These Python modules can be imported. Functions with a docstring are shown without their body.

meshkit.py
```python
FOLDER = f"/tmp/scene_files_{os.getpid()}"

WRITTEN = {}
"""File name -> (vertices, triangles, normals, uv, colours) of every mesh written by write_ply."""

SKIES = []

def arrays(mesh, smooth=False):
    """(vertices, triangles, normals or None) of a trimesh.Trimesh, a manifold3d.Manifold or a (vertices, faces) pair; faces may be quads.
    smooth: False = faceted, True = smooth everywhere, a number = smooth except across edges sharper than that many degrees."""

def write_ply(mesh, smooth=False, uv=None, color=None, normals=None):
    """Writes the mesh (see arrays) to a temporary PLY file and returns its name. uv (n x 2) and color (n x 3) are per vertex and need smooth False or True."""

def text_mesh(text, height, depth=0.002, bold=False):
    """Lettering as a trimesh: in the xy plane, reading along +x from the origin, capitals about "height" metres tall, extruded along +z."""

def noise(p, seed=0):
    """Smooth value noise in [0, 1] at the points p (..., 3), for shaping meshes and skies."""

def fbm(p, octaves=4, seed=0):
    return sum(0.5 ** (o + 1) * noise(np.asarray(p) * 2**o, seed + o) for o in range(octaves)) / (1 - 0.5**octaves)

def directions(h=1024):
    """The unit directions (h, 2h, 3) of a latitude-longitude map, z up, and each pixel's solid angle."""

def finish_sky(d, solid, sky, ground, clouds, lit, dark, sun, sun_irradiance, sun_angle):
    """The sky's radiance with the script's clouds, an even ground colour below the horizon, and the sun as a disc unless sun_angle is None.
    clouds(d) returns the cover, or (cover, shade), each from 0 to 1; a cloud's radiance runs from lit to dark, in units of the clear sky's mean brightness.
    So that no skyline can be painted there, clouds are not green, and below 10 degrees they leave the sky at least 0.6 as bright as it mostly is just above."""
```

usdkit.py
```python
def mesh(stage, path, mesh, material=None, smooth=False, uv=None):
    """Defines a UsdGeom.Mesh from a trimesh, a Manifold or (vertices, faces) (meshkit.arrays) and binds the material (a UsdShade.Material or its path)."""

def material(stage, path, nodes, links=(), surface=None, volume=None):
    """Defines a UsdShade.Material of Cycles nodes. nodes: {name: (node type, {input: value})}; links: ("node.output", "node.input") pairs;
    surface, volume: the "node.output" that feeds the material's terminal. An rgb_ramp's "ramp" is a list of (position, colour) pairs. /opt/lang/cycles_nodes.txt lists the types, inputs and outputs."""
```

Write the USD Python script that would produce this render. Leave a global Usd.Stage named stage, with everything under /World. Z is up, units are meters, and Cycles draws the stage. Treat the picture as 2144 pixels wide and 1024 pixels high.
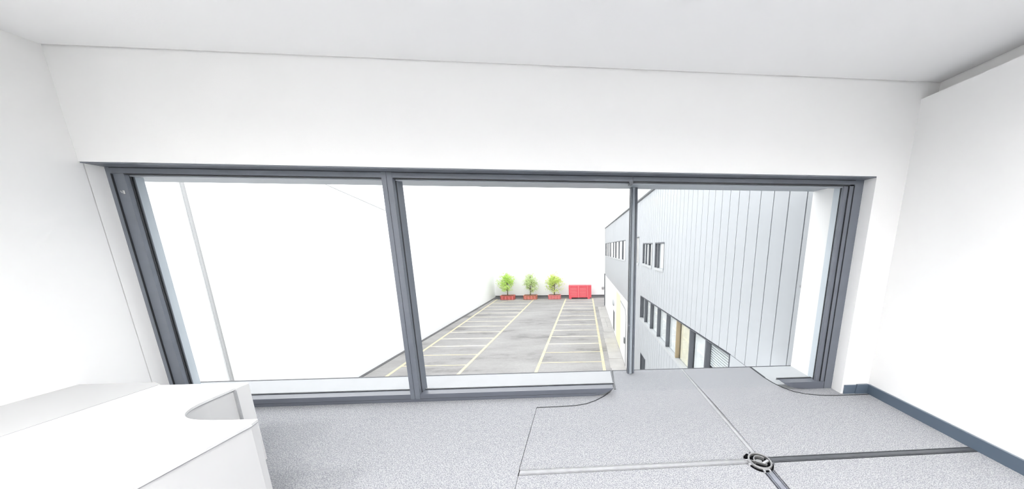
import math, random
import numpy as np
import trimesh
import usdkit
from pxr import Usd, UsdGeom, UsdLux, UsdShade, Gf, Sdf
from shapely.geometry import Polygon, LineString, box as sbox
from shapely.ops import unary_union

rng = np.random.default_rng(7)
stage = Usd.Stage.CreateInMemory()
UsdGeom.SetStageUpAxis(stage, UsdGeom.Tokens.z)
UsdGeom.SetStageMetersPerUnit(stage, 1.0)
stage.SetDefaultPrim(UsdGeom.Xform.Define(stage, '/World').GetPrim())

# ---------------------------------------------------------------- camera, sky, unseen lamps, exposure
EXPOSURE = 0.0
SKY = 1.09
UNSEEN_LAMP = 46.0  # strength of the unseen ceiling panels that brighten the room
W, H = 2144, 1024
FPX, CX, CY = 600.0, 1265.597, 625.878
cam = UsdGeom.Camera.Define(stage, '/World/camera')
ap = 36.0
cam.CreateHorizontalApertureAttr(ap)
cam.CreateVerticalApertureAttr(ap * H / W)
cam.CreateFocalLengthAttr(FPX / W * ap)
cam.CreateHorizontalApertureOffsetAttr((W / 2 - CX) / W * ap)
cam.CreateVerticalApertureOffsetAttr((CY - H / 2) / W * ap)
cam.CreateClippingRangeAttr(Gf.Vec2f(0.05, 600))
cam.CreateExposureAttr(EXPOSURE)


def rotvec(v):
    v = np.array(v); a = np.linalg.norm(v); k = v / a
    K = np.array([[0, -k[2], k[1]], [k[2], 0, -k[0]], [-k[1], k[0], 0]])
    return np.eye(3) + math.sin(a) * K + (1 - math.cos(a)) * K @ K


R = rotvec([1.75630396, -0.0580848494, 0.0505079673])     # rows: right, down, forward
M = np.eye(4)
M[0, :3], M[1, :3], M[2, :3], M[3, :3] = R[0], -R[1], -R[2], (0, 0, 1.5)
cam.AddTransformOp().Set(Gf.Matrix4d(M.tolist()))

sky = UsdLux.DomeLight.Define(stage, '/World/overcast_sky')
sky.CreateIntensityAttr(SKY)
sky.CreateColorAttr(Gf.Vec3f(0.985, 0.992, 1.0))
UNSEEN_LIGHTS = [(x, y) for y in (0.15, -1.1, -3.4) for x in (-2.65, -1.0, 0.65, 2.2)]   # unseen ceiling panels behind the camera, placed to even out the room light

# ---------------------------------------------------------------- helpers
taken = {}


def path_for(name, parent=None):
    base = parent or '/World'
    k = taken.get((base, name), 0)
    taken[(base, name)] = k + 1
    return f'{base}/{name}' + (f'_{k:03d}' if k else '')


def tag(prim, label=None, cat=None, group=None, kind=None):
    for k, v in (('label', label), ('category', cat), ('group', group), ('kind', kind)):
        if v:
            prim.SetCustomDataByKey(k, v)
    return prim


def obj(name, mesh, mat, parent=None, smooth=False, **t):
    p = path_for(name, str(parent.GetPath()) if parent is not None else None)
    if isinstance(mesh, (list, tuple)) and not isinstance(mesh[0], np.ndarray):
        mesh = trimesh.util.concatenate(list(mesh))
    m = usdkit.mesh(stage, p, mesh, MAT[mat], smooth=smooth)
    return tag(m.GetPrim(), **t)


def thing(name, loc=(0, 0, 0), rz=0, **t):
    x = UsdGeom.Xform.Define(stage, path_for(name))
    x.AddTranslateOp().Set(Gf.Vec3d(*loc))
    if rz:
        x.AddRotateZOp().Set(rz)
    return tag(x.GetPrim(), **t)


def bx(x0, x1, y0, y1, z0, z1, b=0.0):
    lo, hi = np.array([min(x0, x1), min(y0, y1), min(z0, z1)]), np.array([max(x0, x1), max(y0, y1), max(z0, z1)])
    if b <= 0:
        return trimesh.creation.box(bounds=[lo, hi])
    pts = []
    for s in np.ndindex(2, 2, 2):
        c = np.where(np.array(s) == 1, hi, lo)
        d = np.where(np.array(s) == 1, -1, 1) * b
        for k in range(3):
            q = c + d
            q[k] = c[k]
            pts.append(q)
    return trimesh.convex.convex_hull(np.array(pts))


def polys(g):
    return [p for p in getattr(g, 'geoms', [g]) if p.geom_type == 'Polygon' and p.area > 1e-6]


def _ext(g, h):
    if not hasattr(g, 'area'):
        g = Polygon(g)
    return trimesh.util.concatenate([trimesh.creation.extrude_polygon(p, h, engine='earcut') for p in polys(g)])


def ext_xy(g, z0, z1):
    m = _ext(g, z1 - z0); m.apply_translation((0, 0, z0)); return m


def ext_yz(g, x0, x1):           # polygon in (Y, Z), pushed along X
    m = _ext(g, x1 - x0)
    m.apply_transform(np.array([[0, 0, 1, x0], [1, 0, 0, 0], [0, 1, 0, 0], [0, 0, 0, 1.0]])); return m


def ext_xz(g, y0, y1):           # polygon in (X, Z), pushed along Y
    m = _ext(g, y1 - y0)
    m.apply_transform(np.array([[1, 0, 0, 0], [0, 0, -1, y1], [0, 1, 0, 0], [0, 0, 0, 1.0]])); return m


def tube(pts, r, n=8):
    pts = np.array(pts, float); r = np.broadcast_to(r, len(pts)); vs, fs = [], []
    for i, p in enumerate(pts):
        t = pts[min(i + 1, len(pts) - 1)] - pts[max(i - 1, 0)]; t /= np.linalg.norm(t)
        a = np.cross(t, [0.3, 0.2, 0.93] if abs(t[2]) < 0.9 else [1, 0, 0.0]); a /= np.linalg.norm(a); c = np.cross(t, a)
        for k in range(n):
            th = 2 * math.pi * k / n
            vs.append(p + r[i] * (math.cos(th) * a + math.sin(th) * c))
    for i in range(len(pts) - 1):
        for k in range(n):
            a, b = i * n + k, i * n + (k + 1) % n
            fs += [[a, b, b + n], [a, b + n, a + n]]
    for i0 in (0, (len(pts) - 1) * n):
        c = len(vs); vs.append(np.mean(vs[i0:i0 + n], axis=0))
        for k in range(n):
            tri = [c, i0 + (k + 1) % n, i0 + k]
            fs.append(tri if i0 == 0 else tri[::-1])
    return trimesh.Trimesh(vs, fs, process=False)


# ---------------------------------------------------------------- materials
MAT = {}


def plain(name, col, rough=0.5, spec=0.5, metal=0.0, noise=None, bump=None, **kw):
    """principled; noise=(scale, amount) varies the tone a little; bump=(scale, distance)."""
    nodes = {'p': ('principled_bsdf', dict(base_color=col, roughness=rough, specular_ior_level=spec, metallic=metal, **kw)),
             'g': ('geometry', {})}
    links = []
    if noise:
        a = noise[1]
        nodes['n'] = ('noise_texture', dict(scale=noise[0], detail=4.0, roughness=0.6))
        nodes['r'] = ('rgb_ramp', dict(ramp=[(0.3, tuple(c * (1 - a) for c in col)), (0.7, tuple(min(1, c * (1 + a)) for c in col))]))
        links += [('g.position', 'n.vector'), ('n.fac', 'r.fac'), ('r.color', 'p.base_color')]
    if bump:
        nodes['bn'] = ('noise_texture', dict(scale=bump[0], detail=3.0))
        nodes['b'] = ('bump', dict(strength=0.5, distance=bump[1]))
        links += [('g.position', 'bn.vector'), ('bn.fac', 'b.height'), ('b.normal', 'p.normal')]
    MAT[name] = usdkit.material(stage, f'/World/Looks/{name}', nodes, links, surface='p.BSDF')


UsdGeom.Scope.Define(stage, '/World/Looks')
plain('wall_paint', (0.86, 0.86, 0.855), 0.65, 0.3, noise=(1.2, 0.006), bump=(160, 0.0006))
plain('ceiling_paint', (0.88, 0.88, 0.88), 0.8, 0.2, bump=(120, 0.0005))
plain('reveal_paint', (0.84, 0.845, 0.85), 0.6, 0.3)
plain('frame_metal', (0.132, 0.146, 0.174), 0.38, 0.5, noise=(9, 0.05))
plain('frame_dark', (0.085, 0.095, 0.115), 0.40, 0.5)
plain('rail_metal', (0.105, 0.115, 0.14), 0.3, 0.6)
plain('gasket', (0.02, 0.022, 0.026), 0.6)
plain('flange_metal', (0.33, 0.36, 0.395), 0.4, 0.5)
plain('flange_skylit', (0.5664, 0.6195, 0.6638), 0.4, 0.5)  # flange metal made paler: outside light painted into the colour
plain('skirting', (0.085, 0.115, 0.155), 0.42, 0.5)
plain('skirting_top', (0.17, 0.2, 0.24), 0.35, 0.6)
plain('ledge_white', (0.354, 0.3629, 0.3805), 0.45, 0.5, noise=(3, 0.02))
plain('ledge_grey', (0.4425, 0.4602, 0.4779), 0.45, 0.5, noise=(3, 0.03))
plain('trim_dark', (0.1, 0.105, 0.115), 0.5)
plain('void', (0.03, 0.03, 0.032), 0.9, 0.1)
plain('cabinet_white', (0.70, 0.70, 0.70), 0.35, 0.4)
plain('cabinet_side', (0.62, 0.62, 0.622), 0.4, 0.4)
plain('shelf_white', (0.50, 0.503, 0.505), 0.5, 0.3)
plain('strip_light', (0.31, 0.315, 0.33), 0.35, 0.6, noise=(14, 0.08))
plain('strip_mid', (0.36, 0.365, 0.38), 0.35, 0.6, noise=(14, 0.1))
plain('strip_dark', (0.075, 0.08, 0.09), 0.4, 0.5, noise=(10, 0.12))
plain('strip_blue', (0.2, 0.21, 0.245), 0.38, 0.5, noise=(14, 0.1))
plain('chrome', (0.5, 0.5, 0.5), 0.3, 0.5, metal=0.8)
plain('black', (0.004, 0.004, 0.005), 0.8, 0.05)
plain('unseen_lamp_body', (0.8, 0.8, 0.8), 0.5)
# outdoors
plain('warehouse_white', (0.80, 0.81, 0.815), 0.7, 0.2, noise=(0.35, 0.012))
plain('pipe_grey', (0.3009, 0.3053, 0.3097), 0.5)
plain('coping', (0.4868, 0.4956, 0.5), 0.5)
plain('cladding', (0.3805, 0.3982, 0.4204), 0.5, 0.4, noise=(0.8, 0.02))
plain('cladding_seam', (0.3805, 0.4027, 0.4425), 0.6)
plain('base_white', (0.80, 0.80, 0.80), 0.7, 0.2)
plain('win_frame', (0.085, 0.092, 0.105), 0.5)
plain('win_sill', (0.4071, 0.4204, 0.4336), 0.5)
plain('pane_backing', (0.6903, 0.6903, 0.6859), 0.8, noise=(3, 0.12))  # pale sheets added behind the wing panes to brighten them
plain('curtain_warm', (0.6903, 0.6372, 0.4956), 0.8, noise=(3, 0.15))
plain('blind', (0.6372, 0.6461, 0.6549), 0.7)
plain('inside', (0.6, 0.6, 0.6), 0.9)
plain('fin_reflection', (0.30, 0.24, 0.15), 0.5)  # warm reflection on a window fin, painted as its colour
plain('door_yellow', (0.86, 0.79, 0.48), 0.55)
plain('door_white', (0.78, 0.78, 0.78), 0.5)
plain('door_dark', (0.1, 0.105, 0.11), 0.5)
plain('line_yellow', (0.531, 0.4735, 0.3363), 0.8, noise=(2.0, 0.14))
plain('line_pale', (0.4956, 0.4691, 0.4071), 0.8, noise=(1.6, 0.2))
plain('slab_stone', (0.3894, 0.3805, 0.3673), 0.85, noise=(0.9, 0.1))
plain('gutter_dark', (0.11, 0.11, 0.115), 0.9, noise=(0.6, 0.2))
plain('plastic_red', (0.6903, 0.0929, 0.1195), 0.4)
plain('plastic_red_pale', (0.7257, 0.2301, 0.239), 0.45)
plain('pot_red', (0.531, 0.115, 0.0974), 0.5, noise=(3, 0.25))
plain('pot_brown', (0.4868, 0.1681, 0.1062), 0.6, noise=(3, 0.3))
plain('pot_pink', (0.6018, 0.177, 0.1681), 0.5, noise=(3, 0.2))
plain('soil', (0.12, 0.06, 0.04), 0.95, noise=(6, 0.4))
plain('bark', (0.12, 0.1, 0.06), 0.9)


def carpet(name):
    MAT[name] = usdkit.material(stage, f'/World/Looks/{name}', {
        'g': ('geometry', {}),
        'n': ('noise_texture', dict(scale=170.0, detail=0.5, roughness=0.6)),
        'm': ('noise_texture', dict(scale=26.0, detail=2.0)),
        'r': ('rgb_ramp', dict(ramp=[(0.32, (0.185, 0.19, 0.211)), (0.45, (0.277, 0.284, 0.303)), (0.55, (0.327, 0.333, 0.345)), (0.68, (0.425, 0.428, 0.434))])),
        'r2': ('rgb_ramp', dict(ramp=[(0.3, (0.93, 0.93, 0.95)), (0.7, (1.0, 1.0, 1.0))])),
        'x': ('mix', dict(mix_type='multiply', fac=1.0)),
        'p': ('principled_bsdf', dict(roughness=0.95, specular_ior_level=0.1, sheen_weight=0.1)),
    }, [('g.position', 'n.vector'), ('g.position', 'm.vector'), ('n.fac', 'r.fac'), ('m.fac', 'r2.fac'), ('r.color', 'x.color1'), ('r2.color', 'x.color2'),
        ('x.color', 'p.base_color'), ], surface='p.BSDF')


carpet('carpet_grey')
MAT['asphalt'] = usdkit.material(stage, '/World/Looks/asphalt', {
    'g': ('geometry', {}),
    's': ('mapping', dict(scale=(0.25, 0.7, 1.0))),
    'n': ('noise_texture', dict(scale=0.9, detail=6.0, roughness=0.62)),
    'f': ('noise_texture', dict(scale=7.0, detail=4.0, roughness=0.7)),
    'r': ('rgb_ramp', dict(ramp=[(0.30, (0.1770, 0.1726, 0.1717)), (0.44, (0.2876, 0.2814, 0.2779)), (0.60, (0.3345, 0.3283, 0.3239)), (0.78, (0.3717, 0.3673, 0.3629))])),
    'r2': ('rgb_ramp', dict(ramp=[(0.3, (0.88, 0.88, 0.88)), (0.7, (1.0, 1.0, 1.0))])),
    'x': ('mix', dict(mix_type='multiply', fac=1.0)),
    'p': ('principled_bsdf', dict(roughness=0.9, specular_ior_level=0.2)),
}, [('g.position', 's.vector'), ('s.vector', 'n.vector'), ('g.position', 'f.vector'), ('n.fac', 'r.fac'), ('f.fac', 'r2.fac'), ('r.color', 'x.color1'), ('r2.color', 'x.color2'), ('x.color', 'p.base_color')], surface='p.BSDF')


def glass(name, f0, tint, rough=0.0):
    """Window glass: transparent, with a mirror share that rises towards grazing angles (Schlick)."""
    MAT[name] = usdkit.material(stage, f'/World/Looks/{name}', {
        'w': ('layer_weight', dict(blend=0.5)), 'k': ('math', dict(math_type='power', value2=5.0)), 'f': ('math', dict(math_type='multiply_add', value2=0.75 - f0, value3=f0)),
        't': ('transparent_bsdf', dict(color=tint)), 'gl': ('glossy_bsdf', dict(color=(1, 1, 1), roughness=rough)), 'm': ('mix_closure', {}),
    }, [('w.facing', 'k.value1'), ('k.value', 'f.value1'), ('f.value', 'm.fac'), ('t.BSDF', 'm.closure1'), ('gl.BSDF', 'm.closure2')], surface='m.closure')


glass('pane_clear', 0.004, (0.985, 0.99, 0.99))
glass('pane_wing', 0.035, (0.95, 0.965, 0.97))


def leaf(name, a, b):
    MAT[name] = usdkit.material(stage, f'/World/Looks/{name}', {
        'g': ('geometry', {}),
        'r': ('rgb_ramp', dict(ramp=[(0.0, a), (1.0, b)])),
        'd': ('diffuse_bsdf', {}), 't': ('translucent_bsdf', {}), 'm': ('mix_closure', dict(fac=0.5)),
    }, [('g.random_per_island', 'r.fac'), ('r.color', 'd.color'), ('r.color', 't.color'), ('d.BSDF', 'm.closure1'), ('t.BSDF', 'm.closure2')], surface='m.closure')


leaf('leaf_a', (0.64, 0.84, 0.26), (0.95, 0.98, 0.66))
leaf('leaf_b', (0.66, 0.78, 0.42), (0.98, 0.98, 0.84))
leaf('leaf_c', (0.68, 0.80, 0.26), (0.97, 0.98, 0.74))
MAT['unseen_lamp_glow'] = usdkit.material(stage, '/World/Looks/unseen_lamp_glow', {'e': ('emission', dict(color=(1.0, 0.985, 0.97), strength=UNSEEN_LAMP))}, surface='e.emission')  # glow of the unseen ceiling panels

# ---------------------------------------------------------------- room shell
XL, XR, XRU = -3.765, 2.90, 3.05         # left wall, right wall, set-back upper part of the right wall
YB, YF, YG = -5.0, 2.55, 2.665           # back wall, inner face of the window wall, inner face of the frame
YO = 3.235                               # outer edge of the slab
ZC, ZH = 2.866, 2.097                    # ceiling, window head
S = dict(kind='structure')

obj('wall_left', bx(XL - 0.2, XL, YB, YF + 0.02, -0.15, ZC + 0.2), 'wall_paint', label='white left wall running from the window jamb behind the low shelf', cat='wall', **S)
wr = thing('wall_right', label='white right wall above the blue-grey skirting, stepping back near the ceiling', cat='wall', **S)
obj('lower_wall', bx(XR, XRU + 0.2, YB, YF, -0.15, 2.735), 'wall_paint', wr)
obj('upper_wall', bx(XRU, XRU + 0.2, YB, YF, 2.735, ZC + 0.16), 'wall_paint', wr)
obj('wall_back', bx(XL - 0.2, XRU + 0.2, YB - 0.2, YB, -0.15, ZC + 0.2), 'wall_paint', label='white wall closing the room behind the viewer', cat='wall', **S)
ww = thing('wall_window', label='white wall above and beside the long grey window', cat='wall', **S)
obj('lintel', bx(-5.1, XRU + 0.2, YF, YO + 0.0, ZH + 0.009, ZC + 0.2), 'wall_paint', ww)
obj('left_pier', [bx(-4.9, -3.763, YF + 0.024, 2.80, -0.15, ZH + 0.009), bx(-5.1, -4.8, 2.80, YO, -0.15, ZH + 0.009)], 'wall_paint', ww, label='white left window reveal')
obj('right_pier', [bx(2.612, XRU + 0.2, YF, 2.80, -0.15, ZH + 0.009), bx(2.58, 2.62, 2.78, YO, -0.15, ZH + 0.009)], 'wall_paint', ww, label='white right window reveal')
ce = thing('ceiling', label='flat pale grey ceiling with a thin shadow gap at the walls', cat='ceiling', **S)
holes = unary_union([sbox(x - 0.32, y - 0.32, x + 0.32, y + 0.32) for x, y in UNSEEN_LIGHTS])
obj('ceiling_panel', ext_xy(sbox(XL + 0.001, YB, XRU - 0.009, YF - 0.008).difference(holes), ZC, ZC + 0.02), 'ceiling_paint', ce)
obj('unseen_roof_slab', bx(XL - 0.2, XRU + 0.2, YB - 0.2, YF + 0.3, ZC + 0.16, ZC + 0.3), 'void', ce)  # out of view, keeps sky light out of the ceiling gap
obj('void_edge', [bx(XL - 0.2, XRU + 0.2, YF - 0.004, YF - 0.001, ZC + 0.02, ZC + 0.16), bx(XRU - 0.004, XRU - 0.001, YB, YF, ZC + 0.02, ZC + 0.16)], 'void', ce)

# floor: dark bed, one large carpet field and four fitted carpet panels separated by narrow gaps and metal strips
fl = thing('floor', label='light grey speckled carpet floor in fitted panels reaching out over the window sill', cat='floor', **S)
neck_l = [(-0.46, 1.73), (-0.465, 2.486), (-0.25, 2.489), (-0.10, 2.497), (0.0, 2.522), (0.09, 2.575), (0.17, 2.645), (0.235, 2.72), (0.275, 2.80), (0.298, 2.90), (0.308, 3.0), (0.315, YO)]
PL = Polygon(neck_l + [(1.158, YO), (1.19, 2.4), (1.196, 1.73)])
neck_r = [(2.045, YO), (2.045, 2.955), (2.062, 2.82), (2.095, 2.71), (2.15, 2.622), (2.24, 2.562), (2.36, 2.528), (2.52, 2.514), (2.72, 2.512), (XR, 2.513)]
PR = Polygon([(1.242, 1.735), (1.226, 2.4), (1.182, YO)] + neck_r + [(XR, 1.735)])
NL = Polygon([(-0.455, 1.678), (-0.44, 1.2), (-0.44, YB), (1.19, YB), (1.19, 1.4), (1.185, 1.678)])
NR = Polygon([(1.262, 1.678), (1.268, 1.4), (1.268, YB), (XR, YB), (XR, 1.682)])
strips_zone = unary_union([Polygon([(-0.46, 1.676), (1.2, 1.676), (1.2, 1.732), (-0.46, 1.732)]), Polygon([(1.15, YO), (1.19, YO), (1.28, 1.4), (1.28, YB), (1.18, YB), (1.18, 1.7)]),
                           Polygon([(1.2, 1.68), (XR, 1.68), (XR, 1.737), (1.2, 1.737)])])
room = unary_union([sbox(XL, YB, XR, YF), sbox(-3.757, YF - 0.01, 2.612, 2.68)])
field = room.difference(unary_union([PL.buffer(0.0035), PR.buffer(0.0035), NL.buffer(0.002), NR.buffer(0.002), strips_zone]))
cut = unary_union([LineString(neck_l[1:]).buffer(0.0065), LineString(neck_r).buffer(0.0065)])
obj('floor_bed', [bx(XL, XR, YB, 2.70, -0.15, -0.012), bx(0.30, 2.05, 2.70, YO, -0.15, -0.012)], 'void', fl)
for p in polys(field.difference(cut)):
    obj('carpet_panel', ext_xy(p, -0.010, -0.001), 'carpet_grey', fl)
for P in (PL, PR, NL, NR):
    obj('carpet_panel', ext_xy(P.buffer(-0.0015).difference(cut if P in (NL, NR) else LineString([(0, -99), (1, -99)]).buffer(.01)), -0.010, 0.001), 'carpet_grey', fl)


def strip(a, b, w0, w1, mat, label):
    """A flat metal cover strip from a to b with two raised edges and a groove."""
    a, b = np.array(a, float), np.array(b, float)
    d = (b - a) / np.linalg.norm(b - a); n = np.array([-d[1], d[0]])

    def lane(s0, s1, z):
        q = [a + n * w0 * s0, b + n * w1 * s0, b + n * w1 * s1, a + n * w0 * s1]
        p = Polygon(q)
        return ext_xy(p if p.exterior.is_ccw else Polygon(q[::-1]), -0.011, z)
    o = obj('floor_strip', [lane(-0.5, -0.41, 0.0035), lane(-0.30, 0.30, 0.0025), lane(0.42, 0.5, 0.0035)], mat, fl, label=label)
    return o


for q in (neck_l[1:], neck_r):
    obj('edge_trim', ext_xy(LineString(q).buffer(0.0062, cap_style=2), -0.010, 0.003), 'gasket', fl, label='thin dark edging along the curved carpet edge')


strip((1.14, 1.703), (-0.452, 1.704), 0.043, 0.043, 'strip_light', 'pale metal cover strip running left from the round fitting')
strip((1.30, 1.708), (2.895, 1.710), 0.046, 0.046, 'strip_dark', 'dark metal cover strip running right to the skirting')
strip((1.217, 1.78), (1.170, YO - 0.004), 0.044, 0.026, 'strip_mid', 'narrow grey metal strip running out to the window sill')
strip((1.226, 1.62), (1.232, YB + 0.01), 0.056, 0.07, 'strip_blue', 'blue-grey metal strip running towards the viewer')

# skirting
bs = thing('baseboard_right', label='blue-grey skirting along the foot of the right wall', cat='skirting', **S)
obj('skirting_board', bx(XR - 0.016, XR, YB, YF - 0.016, 0.001, 0.096), 'skirting', bs)
obj('skirting_bead', bx(XR - 0.016, XR, YB, YF - 0.016, 0.096, 0.102, 0.002), 'skirting_top', bs)
bs = thing('baseboard_window', label='short blue-grey skirting piece in the corner right of the window', cat='skirting', **S)
obj('skirting_board', ext_xz([(2.755, 0.001), (XR, 0.001), (XR, 0.096), (2.765, 0.096)], YF - 0.016, YF), 'skirting', bs)
obj('end_piece', ext_xz([(2.635, 0.001), (2.750, 0.001), (2.760, 0.094), (2.635, 0.094)], YF - 0.010, YF), 'skirting', bs)
obj('skirting_bead', bx(2.765, XR - 0.016, YF - 0.016, YF, 0.096, 0.102, 0.002), 'skirting_top', bs)

# outer ledge, soffit, edge trims
tr = thing('trim_1', label='white metal ledge outside the window, left of the carpet tongue', cat='ledge', **S)
obj('ledge_plate', bx(-4.8, 0.308, 2.775, YO, -0.15, 0.0), 'ledge_white', tr)
obj('ledge_edge', bx(-4.8, 0.318, YO, YO + 0.012, -0.10, 0.004), 'trim_dark', tr)
obj('ledge_end', bx(0.292, 0.312, 2.78, YO, -0.01, 0.006), 'trim_dark', tr)
tr = thing('trim_2', label='light grey metal ledge outside the window, at its right corner', cat='ledge', **S)
obj('ledge_plate', bx(2.055, 2.58, 2.775, YO, -0.15, 0.0), 'ledge_grey', tr)
obj('ledge_edge', bx(2.045, 2.58, YO, YO + 0.012, -0.10, 0.004), 'trim_dark', tr)
obj('ledge_end', bx(2.050, 2.060, 2.95, YO, -0.01, 0.005), 'trim_dark', tr)
obj('trim_3', bx(0.318, 2.045, YO, YO + 0.012, -0.15, 0.004), 'trim_dark', label='thin dark edge strip closing the carpet tongue at the slab edge', cat='edge trim', **S)
tr = thing('trim_4', label='grey metal soffit lining under the window lintel', cat='soffit', **S)
obj('inner_soffit', bx(-3.758, 2.612, YF + 0.002, 2.67, ZH, ZH + 0.008), 'frame_metal', tr)
obj('outer_soffit', bx(-4.8, 2.58, 2.78, YO, ZH - 0.002, ZH + 0.008), 'flange_metal', tr)

# ---------------------------------------------------------------- window
wi = thing('window_1', label='long slate-grey aluminium window of three panes across the far wall', cat='window', **S)
G0, G1 = 2.735, 2.741                    # the glass
# jambs
lj = obj('jamb', [bx(-3.785, -3.731, YG, 2.80, 0, ZH), bx(-3.735, -3.65, 2.674, 2.70, 0, ZH), bx(-3.735, -3.656, 2.70, 2.733, 0, ZH)], 'frame_metal', wi)
for _b in [bx(-3.654, -3.647, 2.700, 2.708, 0.07, 2.05), bx(-3.656, -3.650, 2.716, 2.722, 0.07, 2.05), bx(-3.733, -3.729, YG - 0.0012, 2.68, 0, ZH - 0.05), bx(-3.70, -3.69, 2.726, G0, 0.07, 2.05)]:
    obj('gasket', _b, 'gasket', wi)
obj('outer_flange', bx(-3.76, -3.70, 2.742, 2.815, 0, ZH - 0.004), 'flange_skylit', wi, label='outer flange of the left jamb, outside light painted into its pale tone')
obj('jamb', [bx(2.525, 2.612, YG, 2.80, 0, ZH), bx(2.482, 2.53, 2.672, 2.70, 0, ZH), bx(2.44, 2.53, 2.684, 2.712, 0, ZH), bx(2.455, 2.53, 2.712, 2.733, 0, ZH)], 'frame_metal', wi)
for _b in [bx(2.437, 2.445, 2.712, 2.72, 0.07, 2.04), bx(2.448, 2.458, 2.724, G0, 0.07, 2.04), bx(2.523, 2.527, YG - 0.0012, 2.68, 0, ZH - 0.05), bx(2.4805, 2.484, 2.6712, 2.69, 0, ZH - 0.05)]:
    obj('gasket', _b, 'gasket', wi)
obj('outer_flange', bx(2.483, 2.56, 2.742, 2.845, 0, ZH - 0.004), 'flange_skylit', wi, label='outer flange of the right jamb, outside light painted into its pale tone')
obj('window_catch', [bx(-3.690, -3.676, 2.668, 2.676, 1.895, 1.925, 0.002), tube([(-3.683, 2.668, 1.905), (-3.683, 2.660, 1.905), (-3.683, 2.656, 1.918)], 0.003, 6)], 'chrome', wi, label='tiny bright catch near the top of the left jamb')
# head
for _b in [bx(-3.731, -1.692, YG, 2.735, 2.053, ZH), bx(-1.605, 0.428, YG, 2.735, 2.053, ZH), bx(0.434, 2.525, YG, 2.735, 2.058, ZH)]:
    obj('frame_head', _b, 'frame_metal', wi)
for _b in [bx(-3.65, -1.69, 2.672, 2.735, 2.045, 2.053), bx(-1.607, 0.43, 2.672, 2.735, 2.045, 2.053), bx(0.43, 2.525, 2.672, 2.735, 2.046, 2.058), bx(-3.731, 2.525, YG - 0.0015, 2.67, 2.091, ZH - 0.0005)]:
    obj('gasket', _b, 'gasket', wi)
for _b in [bx(-3.65, -1.69, 2.70, 2.742, 2.036, 2.046), bx(-1.607, 0.43, 2.70, 2.742, 2.036, 2.046), bx(0.43, 2.45, 2.70, 2.742, 2.036, 2.047)]:
    obj('glazing_bead', _b, 'flange_metal', wi)
# mullion between the left and the middle pane
obj('mullion', [bx(-1.692, -1.6545, YG - 0.002, 2.80, 0.030, 2.094), bx(-1.6505, -1.606, YG - 0.002, 2.80, 0.030, 2.094), bx(-1.656, -1.649, 2.669, 2.79, 0.03, 2.09)], 'frame_metal', wi)
for _b in [bx(-1.607, -1.6035, 2.70, 2.712, 0.08, 2.05), bx(-1.6545, -1.6505, 2.6675, 2.669, 0.032, 2.09)]:
    obj('gasket', _b, 'gasket', wi)
# joint piece hanging from the head at the post
obj('head_joint', [bx(0.40, 0.428, 2.660, 2.745, 2.030, 2.0525), bx(0.4275, 0.4345, 2.663, 2.74, 2.036, ZH)], 'frame_dark', wi)
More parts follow.
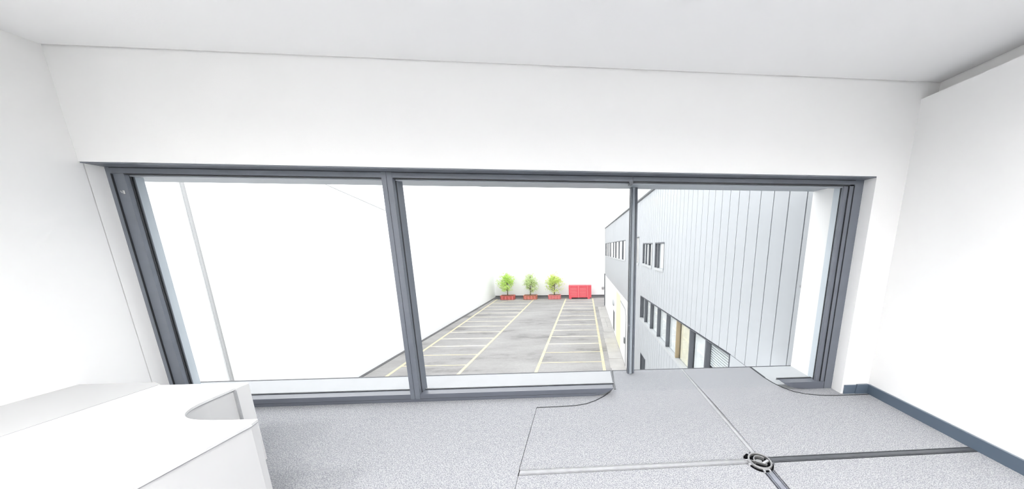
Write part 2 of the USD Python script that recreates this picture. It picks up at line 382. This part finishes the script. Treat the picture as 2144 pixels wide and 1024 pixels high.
# bottom rails with rounded cut ends either side of the carpet tongue
railL = [(-3.731, 0.0), (0.06, 0.0), (0.12, 0.008), (0.18, 0.025), (0.23, 0.046), (0.262, 0.066), (0.272, 0.078), (-3.731, 0.078)]
railR = [(2.525, 0.0), (2.525, 0.078), (2.072, 0.078), (2.085, 0.064), (2.13, 0.038), (2.19, 0.018), (2.27, 0.004), (2.34, 0.0)]
obj('bottom_rail', ext_xz(Polygon(railL).difference(sbox(-1.6935, 0.029, -1.6045, 0.3)), YG, 2.765), 'rail_metal', wi)
obj('bottom_rail', ext_xz(railR, YG, 2.765), 'rail_metal', wi)
for _b in [bx(-1.60, 0.285, 2.752, 2.760, 0.078, 0.0835), bx(-3.65, -1.70, 2.752, 2.760, 0.078, 0.0835), bx(2.06, 2.45, 2.752, 2.760, 0.078, 0.0835), bx(-3.731, 0.10, YG - 0.001, 2.667, 0.030, 0.032)]:
    obj('gasket', _b, 'gasket', wi)
for _b in [bx(-1.60, 0.285, 2.766, 2.772, 0.06, 0.086), bx(-3.65, -1.70, 2.766, 2.772, 0.06, 0.086), bx(2.06, 2.45, 2.766, 2.772, 0.06, 0.086)]:
    obj('glazing_bead', _b, 'ledge_white', wi, label='thin pale bead along the bottom of the glass')
# post at the slab edge between the middle and the right pane
ps = obj('post', [bx(0.488, 0.566, 3.150, 3.225, 0.001, ZH - 0.003, 0.004), bx(0.488, 0.5, 3.142, 3.152, 0.001, ZH - 0.003)], 'frame_metal', wi, label='slim grey post standing on the carpet edge')
obj('post_face', bx(0.506, 0.538, 3.140, 3.1495, 0.001, ZH - 0.003, 0.003), 'flange_metal', wi, label='paler cover strip on the face of the post')
for _b in [bx(0.541, 0.545, 3.146, 3.151, 0.001, ZH - 0.003), bx(0.486, 0.489, 3.16, 3.20, 0.001, ZH - 0.003)]:
    obj('gasket', _b, 'gasket', wi)
# panes
gw = sbox(-3.70, 0.07, -1.66, 2.05)
gm = unary_union([sbox(-1.655, 0.07, 0.43, 2.05), sbox(0.279, -0.011, 0.43, 0.2)])
gr = unary_union([sbox(0.4305, 0.07, 2.49, 2.055), sbox(0.4305, -0.011, 2.10, 0.2)])
for g in (gw, gm, gr):
    obj('glass_pane', ext_xz(g, G0, G1), 'pane_clear', wi)

# ---------------------------------------------------------------- white low cabinet and shelf on the left
ZT = 0.592
notch = np.array([(-2.248, 1.72), (-2.240, 1.655), (-2.212, 1.598), (-2.165, 1.550), (-2.095, 1.515), (-2.00, 1.499), (-1.90, 1.494)])
for _ in range(3):                      # corner cutting: a smooth concave curve
    q = np.repeat(notch, 2, 0)[1:-1]
    q = np.array([0.75 * q[i] + 0.25 * q[i + 1] if i % 2 == 0 else 0.25 * q[i - 1] + 0.75 * q[i] for i in range(len(q))])
    notch = np.vstack([notch[:1], q, notch[-1:]])
top = Polygon([(-2.80, -0.9), (-2.80, 1.935), (-2.262, 1.935)] + [tuple(p) for p in notch] + [(-1.735, 1.492), (-1.722, 1.450), (-1.722, -0.9)])
ca = thing('low_cabinet', label='low white cabinet at the left with a curved notch cut in its top', cat='cabinet')
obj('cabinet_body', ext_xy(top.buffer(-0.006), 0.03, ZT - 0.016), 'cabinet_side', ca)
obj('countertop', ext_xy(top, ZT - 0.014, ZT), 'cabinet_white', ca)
obj('edge_band', ext_xy(top.buffer(-0.002), ZT - 0.019, ZT - 0.014), 'strip_light', ca, label='fine grey joint line under the top')
obj('end_panel', bx(-2.33, -2.252, 1.862, 1.936, 0.012, ZT - 0.004, 0.002), 'cabinet_white', ca, label='narrow upright end panel at the far corner')
obj('panel_joint', bx(-2.27, -2.2495, 1.853, 1.861, 0.03, ZT - 0.016), 'strip_mid', ca)
obj('top_joint', bx(-2.8045, -2.7995, -0.9, 1.934, ZT - 0.014, ZT + 0.0012), 'strip_light', ca, label='fine grey joint along the wall side of the top')
obj('plinth', ext_xy(top.buffer(-0.012), 0.001, 0.03), 'trim_dark', ca)
sh = thing('wall_shelf_unit', label='lower white shelf unit between the notched cabinet and the left wall', cat='shelf')
shelf = Polygon([(XL + 0.002, -0.9), (-2.806, -0.9), (-2.806, 1.93), (-3.17, 2.20), (-3.25, 2.235), (XL + 0.002, 2.235)])
obj('shelf_top', ext_xy(shelf, 0.455, 0.475), 'shelf_white', sh)
obj('shelf_body', ext_xy(shelf.buffer(-0.006), 0.001, 0.455), 'cabinet_side', sh)

# ---------------------------------------------------------------- round floor fitting
hb = thing('floor_junction', (1.205, 1.682, 0.0), label='round metal cable fitting where the four floor strips meet', cat='floor fitting')


def ring(r0, r1, z0, z1, a0=0.0, a1=360.0, sx=1.0, n=40):
    th = np.radians(np.linspace(a0, a1, n))
    o = [(r1 * math.cos(t) * sx, r1 * math.sin(t)) for t in th]
    i = [(r0 * math.cos(t) * sx, r0 * math.sin(t)) for t in th]
    if a1 - a0 >= 360:
        return ext_xy(Polygon(o[:-1], [i[:-1]]), z0, z1)
    return ext_xy(Polygon(o + i[::-1]), z0, z1)


obj('cup', ext_xy(Polygon([(0.07 * math.cos(t) , 0.07 * math.sin(t)) for t in np.linspace(0, 2 * math.pi, 41)[:-1]]), 0.0015, 0.006), 'black', hb)
obj('outer_ring', [ring(0.066, 0.077, 0.002, 0.022), ring(0.068, 0.075, 0.022, 0.025)], 'chrome', hb)
obj('base_flange', ring(0.074, 0.086, 0.0015, 0.008, 185, 355), 'black', hb)
obj('inner_arc', [ring(0.036, 0.043, 0.004, 0.026, 20, 200), ring(0.037, 0.041, 0.026, 0.029, 20, 200)], 'chrome', hb)
obj('swivel_disc', ext_xy(Polygon([(0.026 * math.cos(t) - 0.010, 0.016 * math.sin(t) + 0.002) for t in np.linspace(0, 2 * math.pi, 33)[:-1]]), 0.006, 0.016), 'chrome', hb)
obj('cross_bar', ext_xy(Polygon([(-0.066, 0.006), (0.028, -0.042), (0.032, -0.036), (-0.062, 0.012)]), 0.008, 0.022), 'chrome', hb)
obj('cross_bar', ext_xy(Polygon([(0.012, -0.030), (0.064, -0.004), (0.056, 0.008), (0.004, -0.018)]), 0.008, 0.021), 'strip_mid', hb)
for a in (0, 90, 180, 270):
    m = unary_union([sbox(0.066, -0.024, 0.092, -0.015), sbox(0.066, 0.015, 0.092, 0.024)])
    g = trimesh.util.concatenate([ext_xy(m, 0.002, 0.017), ext_xy(sbox(0.070, -0.016, 0.078, 0.016), 0.012, 0.019)])
    g.apply_transform(trimesh.transformations.rotation_matrix(math.radians(a), (0, 0, 1)))
    obj('clamp', g, 'strip_mid' if a in (180, 270) else 'trim_dark', hb)
obj('lug', ext_xy(Polygon([(-0.075, 0.035), (-0.045, 0.06), (-0.055, 0.075), (-0.09, 0.05)]), 0.002, 0.02), 'black', hb)

# ---------------------------------------------------------------- unseen ceiling lights, placed behind the viewer to brighten the room
for i, (x, y) in enumerate(UNSEEN_LIGHTS):
    c = thing('unseen_ceiling_light', (x, y, ZC), label='unseen square ceiling panel behind the viewer, placed to light the room', cat='ceiling light', group='unseen ceiling light panels')
    f = sbox(-0.32, -0.32, 0.32, 0.32).difference(sbox(-0.3, -0.3, 0.3, 0.3))
    obj('frame', ext_xy(f, -0.004, 0.14), 'unseen_lamp_body', c)
    obj('diffuser', bx(-0.3, 0.3, -0.3, 0.3, 0.125, 0.135), 'unseen_lamp_glow', c)

# ---------------------------------------------------------------- outdoors: ground
ZG = -6.5
gd = thing('ground', label='grey asphalt car park with yellow bay markings', cat='car park', **S)
obj('asphalt', bx(-60, 60, 3.3, 120, ZG - 0.5, ZG), 'asphalt', gd)


def line(a, b, w, mat):
    a, b = np.array(a, float), np.array(b, float); d = (b - a) / np.linalg.norm(b - a); n = np.array([-d[1], d[0]]) * w / 2
    q = [a + n, a - n, b - n, b + n]; p = Polygon(q)
    return ext_xy(p if p.exterior.is_ccw else Polygon(q[::-1]), ZG + 0.001, ZG + 0.008)


def lx(Y, p0, p1):
    return p0 + (p1 - p0) * (Y - 17.4) / (43 - 17.4)


EDGE = [(-12.3, -13.1), (-8.02, -7.66), (-3.2, -2.93), (1.19, 1.1)]
for p0, p1 in EDGE:
    obj('painted_line', line((lx(9, p0, p1), 9), (lx(43.0, p0, p1), 43.0), 0.20, 'line_yellow'), 'line_yellow', gd)
for k in range(-4, 13):
    Y = 18.85 + 1.9 * k
    for a, b in ((0, 1), (2, 3)):
        xa, xb = lx(Y, *EDGE[a]), lx(Y, *EDGE[b])
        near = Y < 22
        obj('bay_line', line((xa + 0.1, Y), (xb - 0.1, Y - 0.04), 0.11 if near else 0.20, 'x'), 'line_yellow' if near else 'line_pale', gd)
for (a, b) in (((-10.6, 43.0), (-11.9, 40.4)), ((-12.9, 40.4), (-11.9, 40.4))):
    obj('bay_line', line(a, b, 0.14, 'x'), 'line_yellow', gd)
# dark gutter strip along the back wall and the left wall
obj('gutter_strip', ext_xy(Polygon([(-13.9, 44.7), (-13.9, 42.6), (-12.6, 43.4), (3.0, 43.5), (3.0, 44.7)]), ZG + 0.002, ZG + 0.03), 'gutter_dark', gd)
obj('gutter_strip', ext_xy(Polygon([(-13.9, 5), (-13.72, 5), (-13.6, 42.6), (-13.9, 42.6)]), ZG + 0.002, ZG + 0.025), 'gutter_dark', gd)
# pale stone slabs along the foot of the grey building
Y = 10.0
while Y < 36.5:
    d = 1.3 + 1.1 * rng.random()
    j = 0.012
    w0 = 1.58 + 0.10 * rng.random()
    cut_x = 2.05 + 0.25 * rng.random() if rng.random() < 0.45 else None
    for x0, x1 in (((w0, cut_x), (cut_x, 2.62)) if cut_x else ((w0, 2.62),)):
        obj('paving_slab', bx(x0 + j, x1 - j, Y + j, Y + d - j, ZG, ZG + 0.02 + 0.012 * rng.random(), 0.004), 'slab_stone', gd)
    Y += d

# ---------------------------------------------------------------- white buildings
wh = thing('warehouse', (-13.9, 0, ZG), label='low white building at the left with a sloping roof edge and a downpipe', cat='building')
pa = Polygon([(3.4, 0), (22.4, 0), (22.4, 10.22), (17.5, 11.13), (9.0, 12.75), (3.4, 13.8)])
obj('wall', ext_yz(pa, -14.0, 0.0), 'warehouse_white', wh)
top_line = [(3.4, 13.8), (9.0, 12.75), (17.5, 11.13), (22.4, 10.22)]
obj('coping', ext_yz(Polygon(top_line + [(y, z + 0.10) for y, z in top_line[::-1]]), -0.2, 0.04), 'coping', wh)
obj('downpipe', tube([(0.07, 11.4, 0.05), (0.07, 11.4, 12.1)], 0.046, 12), 'pipe_grey', wh, smooth=40)
tb = thing('tall_warehouse', (-13.9, 0, ZG), label='taller plain white building beyond the sloping one at the left of the car park', cat='building')
obj('wall', ext_yz(Polygon([(22.42, 0), (44.7, 0), (44.7, 14.45), (22.42, 14.6)]), -10.0, 0.0), 'warehouse_white', tb)
obj('coping', ext_yz(Polygon([(22.42, 14.6), (44.7, 14.45), (44.7, 14.53), (22.42, 14.68)]), -10.02, 0.03), 'warehouse_white', tb)
bk = thing('rear_building', (0, 44.72, ZG), label='high plain white building closing the far end of the car park', cat='building')
obj('wall', bx(-13.9, 12, 0, 8, 0, 21), 'base_white', bk)
obj('wall_foot', bx(-13.88, 3.0, -0.03, 0, 0.03, 0.24), 'gutter_dark', bk, label='dark base strip')
obj('meter_box', [bx(2.62, 2.98, -0.2, 0.0, 1.12, 1.52, 0.03), bx(2.7, 2.9, -0.23, -0.2, 1.2, 1.42, 0.01)], 'pipe_grey', bk, label='small grey box on the wall')

# ---------------------------------------------------------------- grey clad wing on the right
XW = 2.63
wg = thing('office_wing', label='grey clad two-storey wing with ribbon windows on the right of the car park', cat='building')
Y0, Y1, ZR = 3.25, 37.45, 3.52
windows = []       # (kind, corners far-top, near-top, near-bottom, far-bottom, list of fin Y, sill)


def q4(yf, ztf, yn, ztn, zbn, zbf):
    return Polygon([(yn, zbn), (yf, zbf), (yf, ztf), (yn, ztn)])


rib = q4(13.34, -0.885, 4.80, -0.475, -1.72, -1.965)
farrow = q4(36.8, 1.67, 18.69, 1.80, 0.50, 0.12)
b_op = q4(16.3, 1.86, 14.0, 1.88, 0.58, 0.56)
c_op = q4(13.05, 1.56, 11.20, 1.56, 0.64, 0.65)
d_op = q4(10.75, 1.57, 9.50, 1.58, 0.66, 0.64)
low_op = q4(13.0, -3.62, 11.9, -3.55, -5.0, -5.0)
openings = unary_union([rib, farrow, b_op, c_op, d_op, low_op])


def base_z(Y):                       # lower edge of the cladding
    return -2.02 - 0.017 * (Y - 18) if Y > 16 else -6.0


facade = Polygon([(Y0, -6.5), (Y1, -6.5), (Y1, ZR), (Y0, ZR)])
obj('backing_wall', ext_yz(facade.difference(openings), XW + 0.030, XW + 0.16), 'cladding_seam', wg)
flat = sbox(4.22, -1.74, 4.79, -0.47)
far_panels = []
PITCH = 0.312
k = 0
Y = Y0
while Y < Y1 - 0.02:
    ye = min(Y + (PITCH if k else 0.13), Y1)
    k += 1
    gap = 0.0085 if Y < 9 else 0.012
    zb = base_z(Y + 0.1)
    piece = sbox(Y + gap, zb, ye - gap, ZR).difference(openings.buffer(0.02, join_style=2)).difference(flat.buffer(0.01, join_style=2))
    for p in polys(piece):
        m = ext_yz(p, XW, XW + 0.031)
        if Y < 12.2:
            obj('cladding_panel', m, 'cladding', wg)
        else:
            far_panels.append(m)
    Y = ye
obj('far_cladding', far_panels, 'cladding', wg, kind='stuff')
obj('flat_panel', ext_yz(flat, XW, XW + 0.031), 'cladding', wg)
obj('end_trim', bx(XW - 0.02, XW + 0.05, Y1 - 0.02, Y1 + 0.05, -6.5, ZR), 'win_sill', wg)
obj('corner_downpipe', tube([(XW - 0.06, Y1 + 0.02, -6.45), (XW - 0.06, Y1 + 0.02, -2.2)], 0.06, 8), 'win_frame', wg)
obj('corner_clip', bx(XW - 0.02, XW + 0.0, 3.27, 3.305, 0.995, 1.025, 0.006), 'pipe_grey', wg, label='tiny grey clip on the cladding corner')
# roof edge
obj('painted_shadow_gap', bx(XW - 0.012, XW + 0.1, Y0, Y1, ZR, ZR + 0.045), 'win_frame', wg)  # solid dark strip standing in for the shade under the gutter
obj('gutter', bx(XW - 0.10, XW + 0.35, Y0, Y1 + 0.15, ZR + 0.045, ZR + 0.145, 0.012), 'win_sill', wg)
obj('roof', [bx(XW - 0.02, 14, Y0, Y1 + 0.1, ZR + 0.145, ZR + 0.20), bx(XW + 0.28, XW + 0.33, Y0, Y1, ZR + 0.20, ZR + 0.52)], 'coping', wg)
obj('rear_shell', [bx(5.2, 5.3, Y0, Y1, -6.5, ZR), bx(XW + 0.16, 5.2, Y1 - 0.12, Y1, -6.5, ZR), bx(XW + 0.16, 5.2, Y0, Y1, -0.05, 0.05), bx(XW + 0.16, 5.2, Y0, Y1, -3.35, -3.25), bx(XW + 0.16, 5.2, Y0, Y0 + .1, -6.5, ZR)], 'inside', wg)


def window(op, fins, depth, backings, mat='win_frame', sill=0.07, finw=0.06, warm=()):
    fr = obj('window', ext_yz(op.difference(op.buffer(-0.022, join_style=2)), XW - 0.006, XW + depth + 0.02), mat, wg)
    y0, z0, y1, z1 = op.bounds
    ys = [y0] + sorted(fins) + [y1]
    inner = op.buffer(-0.03, join_style=2)
    for i, y in enumerate(sorted(fins)):
        f = sbox(y - finw / 2, z0 - 1, y + finw / 2, z1 + 1).intersection(inner)
        obj('window_fin', ext_yz(f, XW + 0.004, XW + depth + 0.02), mat if i not in warm else 'fin_reflection', fr)  # fins listed in warm carry the painted reflection
    for i, (a, b) in enumerate(zip(ys[:-1], ys[1:])):
        g = sbox(a, z0 - 1, b, z1 + 1).intersection(inner)
        if g.is_empty:
            continue
        obj('pane', ext_yz(g, XW + depth, XW + depth + 0.008), 'pane_wing', fr)
        c = backings[i % len(backings)]
        if c is None:
            continue
        w = b - a
        lo, hi, zf, m = c
        cu = sbox(a + lo * w, z0 - 1, a + hi * w, z1 + 1).intersection(inner)
        if zf < 1:
            bb = cu.bounds
            cu = cu.intersection(sbox(bb[0], bb[3] - zf * (bb[3] - bb[1]), bb[2], bb[3]))
        if cu.is_empty or cu.area < 1e-4:
            continue
        if m == 'slats':
            bb = cu.bounds; sl = []
            for z in np.arange(bb[1], bb[3] - 0.02, 0.055):
                t = cu.intersection(sbox(bb[0], z, bb[2], z + 0.04))
                if not t.is_empty and t.area > 1e-5:
                    sl.append(ext_yz(t, XW + depth + 0.015, XW + depth + 0.03))
            obj('blind', sl, 'blind', fr)
        else:
            obj('pane_backing', ext_yz(cu, XW + depth + 0.02, XW + depth + 0.03), m, fr)  # flat sheet behind the pane; the pale ones are added to brighten it
    if sill:
        b = list(op.exterior.coords)
        yn, zn, yf, zf = b[0][0], b[0][1], b[1][0], b[1][1]
        obj('sill', ext_yz(Polygon([(yn, zn - sill), (yf, zf - sill), (yf, zf + 0.026), (yn, zn + 0.026)]), XW - 0.03, XW + depth + 0.015), 'win_sill', fr)


window(rib, [12.34, 11.22, 10.07, 8.89, 7.87, 6.81, 5.85], 0.10,
       [(0.05, 0.95, 0.5, 'slats'), (0.0, 0.9, 1, 'pane_backing'), (0.1, 0.9, 1, 'curtain_warm'), (0.0, 0.95, 1, 'pane_backing'), (0.0, 0.95, 1, 'pane_backing'), (0.0, 0.9, 1, 'pane_backing'), (0.0, 0.9, 1, 'pane_backing'), (0.1, 0.7, 1, 'pane_backing')], finw=0.06, warm=(2,))
window(farrow, [35.0, 32.4, 30.2, 27.0, 25.0, 22.6, 20.4], 0.04, [(0.0, 0.75, 1, 'pane_backing'), (0.0, 0.9, 1, 'pane_backing')], finw=0.3)
window(b_op, [15.5], 0.05, [(0.0, 0.4, 1, 'pane_backing'), (0.2, 0.8, 1, 'pane_backing')])
window(c_op, [12.45, 11.85], 0.045, [(0.0, 0.8, 1, 'pane_backing'), (0.1, 1, 1, 'pane_backing'), (0.0, 0.8, 1, 'pane_backing')], sill=0.06)
window(d_op, [10.40], 0.06, [(0.0, 0.95, 1, 'pane_backing'), (0.0, 0.5, 1, 'pane_backing')], sill=0.06, finw=0.10)
window(low_op, [12.4], 0.12, [(0.0, 0.9, 1, 'pane_backing'), None], sill=0.05)
# white ground storey with door, yellow panel, garage door
obj('base_wall', ext_yz(Polygon([(16.0, -6.5), (Y1 - 0.03, -6.5), (Y1 - 0.03, base_z(Y1) + 0.0), (16.05, base_z(16.05))]), XW + 0.004, XW + 0.04), 'base_white', wg, label='white ground storey wall')
obj('yellow_panel', bx(XW - 0.03, XW + 0.02, 20.9, 23.6, -6.35, -2.25, 0.01), 'door_yellow', wg, label='tall yellow door surround')
gdoor = obj('garage_door', bx(XW - 0.015, XW + 0.02, 18.0, 20.75, -6.45, -2.85, 0.01), 'door_white', wg, label='white garage door')
obj('door_frame', ext_yz(Polygon([(17.95, -6.45), (17.85, -6.45), (17.85, -3.0), (18.3, -2.62), (20.8, -2.55), (20.8, -2.63), (18.35, -2.7), (17.95, -3.05)]), XW - 0.04, XW + 0.02), 'pipe_grey', gdoor)
obj('door_handle', bx(XW - 0.09, XW - 0.01, 18.15, 18.4, -5.0, -4.6, 0.02), 'door_dark', gdoor)
sd = obj('side_door', bx(XW - 0.02, XW + 0.02, 25.2, 26.3, -6.3, -4.5, 0.01), 'door_dark', wg, label='dark narrow side door')
obj('door_lamp', [tube([(XW + 0.01, 25.9, -3.75), (XW - 0.08, 25.9, -3.75)], 0.3, 16), tube([(XW - 0.08, 25.9, -3.75), (XW - 0.12, 25.9, -3.75)], [0.24, 0.2], 16)], 'win_sill', wg, smooth=30, label='round pale wall lamp above the side door')

# ---------------------------------------------------------------- trees, planters, red container
def leaves(crown, n, size, rg):
    c = crown[rg.integers(0, len(crown), n)] + rg.normal(0, 0.16, (n, 3))
    c[:, 2] = np.maximum(c[:, 2], 0.30 + 0.1 * rg.random(n))
    d = rg.normal(size=(n, 3)); d /= np.linalg.norm(d, axis=1)[:, None]
    u = np.cross(d, rg.normal(size=(n, 3))); u /= np.linalg.norm(u, axis=1)[:, None]
    w = np.cross(d, u)
    s = size * (0.7 + 0.6 * rg.random((n, 1)))
    v = np.stack([c, c + d * s * 0.45 + u * s * 0.28 + w * 0.03, c + d * s, c + d * s * 0.45 - u * s * 0.28 + w * 0.03], 1).reshape(-1, 3)
    i = np.arange(n)[:, None] * 4
    return trimesh.Trimesh(v, np.concatenate([i + [0, 1, 2], i + [0, 2, 3]]), process=False)


def tree(loc, h, spread, mat, seed, label, n, lean):
    rg = np.random.default_rng(seed)
    t = thing('young_tree', loc, label=label, cat='tree', group='young trees in red planters')
    tp = [(0, 0, 0), (0.02, 0, 0.5), (lean * 0.3, 0.02, 1.0), (lean * 0.7, 0, 1.9), (lean, 0, h - 0.3)]
    obj('trunk', tube(tp, [0.075, 0.065, 0.055, 0.04, 0.012], 8), 'bark', t, smooth=40)
    br, tips = [], []
    for i in range(46):
        f = rg.random() ** 0.9
        z0 = 0.28 + f * (h - 1.0)
        a = rg.random() * 2 * math.pi
        zt = max(0.0, (z0 - 0.3) / (h - 0.3))
        r = 1.15 * spread * min(1.0, 0.62 + 1.7 * zt) * (1.08 - zt) ** 0.85 * (0.65 + 0.5 * rg.random())
        x0 = np.interp(z0, [p[2] for p in tp], [p[0] for p in tp])
        p0 = np.array([x0, 0, z0]); p2 = p0 + [r * math.cos(a), r * math.sin(a), 0.35 * r + 0.12]
        p1 = (p0 + p2) / 2 + [0, 0, 0.06]
        br.append(tube([p0, p1, p2], [0.024, 0.016, 0.006], 5))
        for q in np.linspace(0.35, 1.0, 7):
            tips.append(p0 + (p2 - p0) * q)
    for q in np.linspace(0.4, 1, 8):
        tips.append(np.array([lean, 0, 1.2 + (h - 1.3) * q]))
    obj('branches', br, 'bark', t, kind='stuff')
    obj('leaves', leaves(np.array(tips), n, 0.23, rg), mat, t, kind='stuff')


def planter(loc, w, mat, label, seed):
    rg = np.random.default_rng(seed)
    p = thing('planter', loc, label=label, cat='planter', group='red planters at the back wall')
    hh, d = 0.62, 0.9
    prof = [(-d / 2 + 0.06, 0.02), (d / 2 - 0.06, 0.02), (d / 2, hh), (-d / 2, hh)]
    m = ext_yz(Polygon(prof).difference(Polygon([(-d / 2 + 0.13, 0.1), (d / 2 - 0.13, 0.1), (d / 2 - 0.06, hh + 0.01), (-d / 2 + 0.06, hh + 0.01)])), -w / 2, w / 2)
    obj('trough', [m] + [ext_yz(Polygon(prof), s * w / 2 - 0.04, s * w / 2 + 0.04) for s in (-1, 1)], mat, p)
    obj('rim', [bx(-w / 2 - 0.06, w / 2 + 0.06, s * d / 2 - 0.06, s * d / 2 + 0.04, hh - 0.08, hh + 0.02, 0.02) for s in (-1, 1)] + [bx(s * w / 2 - 0.06, s * w / 2 + 0.06, -d / 2, d / 2, hh - 0.08, hh + 0.02, 0.02) for s in (-1, 1)], mat, p)
    for x in np.linspace(-w / 2 + 0.2, w / 2 - 0.2, 4):
        obj('rib', ext_yz(Polygon([(-d / 2 + 0.07, 0.03), (-d / 2 + 0.03, 0.03), (-d / 2 - 0.03, hh - 0.08), (-d / 2 + 0.02, hh - 0.08)]), x - 0.05, x + 0.05), 'plastic_red_pale', p)
    cl = []
    for i in range(16):
        s = trimesh.creation.icosphere(1, 0.10 + 0.07 * rg.random()); s.vertices *= (1, 1, 0.7); s.vertices += rg.normal(0, 0.012, s.vertices.shape)
        s.apply_translation(((rg.random() - 0.5) * (w - 0.4), (rg.random() - 0.5) * 0.4, hh - 0.10)); cl.append(s)
    obj('soil', [bx(-w / 2 + 0.05, w / 2 - 0.05, -d / 2 + 0.08, d / 2 - 0.08, hh - 0.12, hh - 0.005)] + cl, 'soil', p, smooth=40)


PT = [(-11.47, 42.75, 'pot_red'), (-8.17, 42.75, 'pot_brown'), (-4.60, 42.75, 'pot_pink')]
for i, (x, y, m) in enumerate(PT):
    planter((x, y, ZG), (1.9, 1.85, 1.75)[i], m, ('dull red planter trough under the leftmost tree', 'brownish red planter trough under the middle tree', 'pinkish red planter trough under the tree nearest the red container')[i], 20 + i)
tree((-11.50, 42.75, ZG + 0.636), 3.35, 1.28, 'leaf_a', 3, 'bright green young tree nearest the white corner, leftmost of three', 1150, 0.02)
tree((-8.17, 42.75, ZG + 0.636), 3.40, 1.25, 'leaf_b', 8, 'pale speckled young tree in the middle of the three', 950, 0.05)
tree((-4.62, 42.75, ZG + 0.636), 3.25, 1.35, 'leaf_c', 13, 'yellow-green young tree nearest the red container, rightmost of three', 1000, 0.12)

rc = thing('red_container', (-0.75, 43.0, ZG), label='red plastic container with ribbed front panels standing by the back wall', cat='container')
obj('container_body', bx(-1.72, 1.66, -0.4, 0.45, 0.18, 2.0, 0.03), 'plastic_red', rc)
for x0, x1 in ((-1.66, -0.32), (-0.24, 1.06), (1.18, 1.62)):
    fr = sbox(x0, 0.24, x1, 1.94).difference(sbox(x0 + 0.12, 0.36, x1 - 0.12, 1.80))
    pnl = obj('front_panel', ext_xz(fr, -0.46, -0.4), 'plastic_red', rc)
    for z in np.linspace(0.45, 1.6, 6):
        obj('panel_rib', bx(x0 + 0.16, x1 - 0.16, -0.435, -0.4, z, z + 0.06, 0.01), 'plastic_red_pale', pnl)
obj('seam_post', bx(-0.32, -0.24, -0.48, -0.40, 0.2, 1.98, 0.01), 'plastic_red_pale', rc, label='pale upright seam')
obj('seam_post', bx(1.07, 1.15, -0.48, -0.40, 0.2, 1.98, 0.01), 'plastic_red_pale', rc)
obj('lid', bx(-1.725, 1.665, -0.465, 0.455, 1.98, 2.03, 0.012), 'plastic_red', rc)
for x in (-1.5, 1.25):
    obj('foot', bx(x - 0.18, x + 0.18, -0.5, 0.3, 0.0, 0.2, 0.02), 'plastic_red', rc)
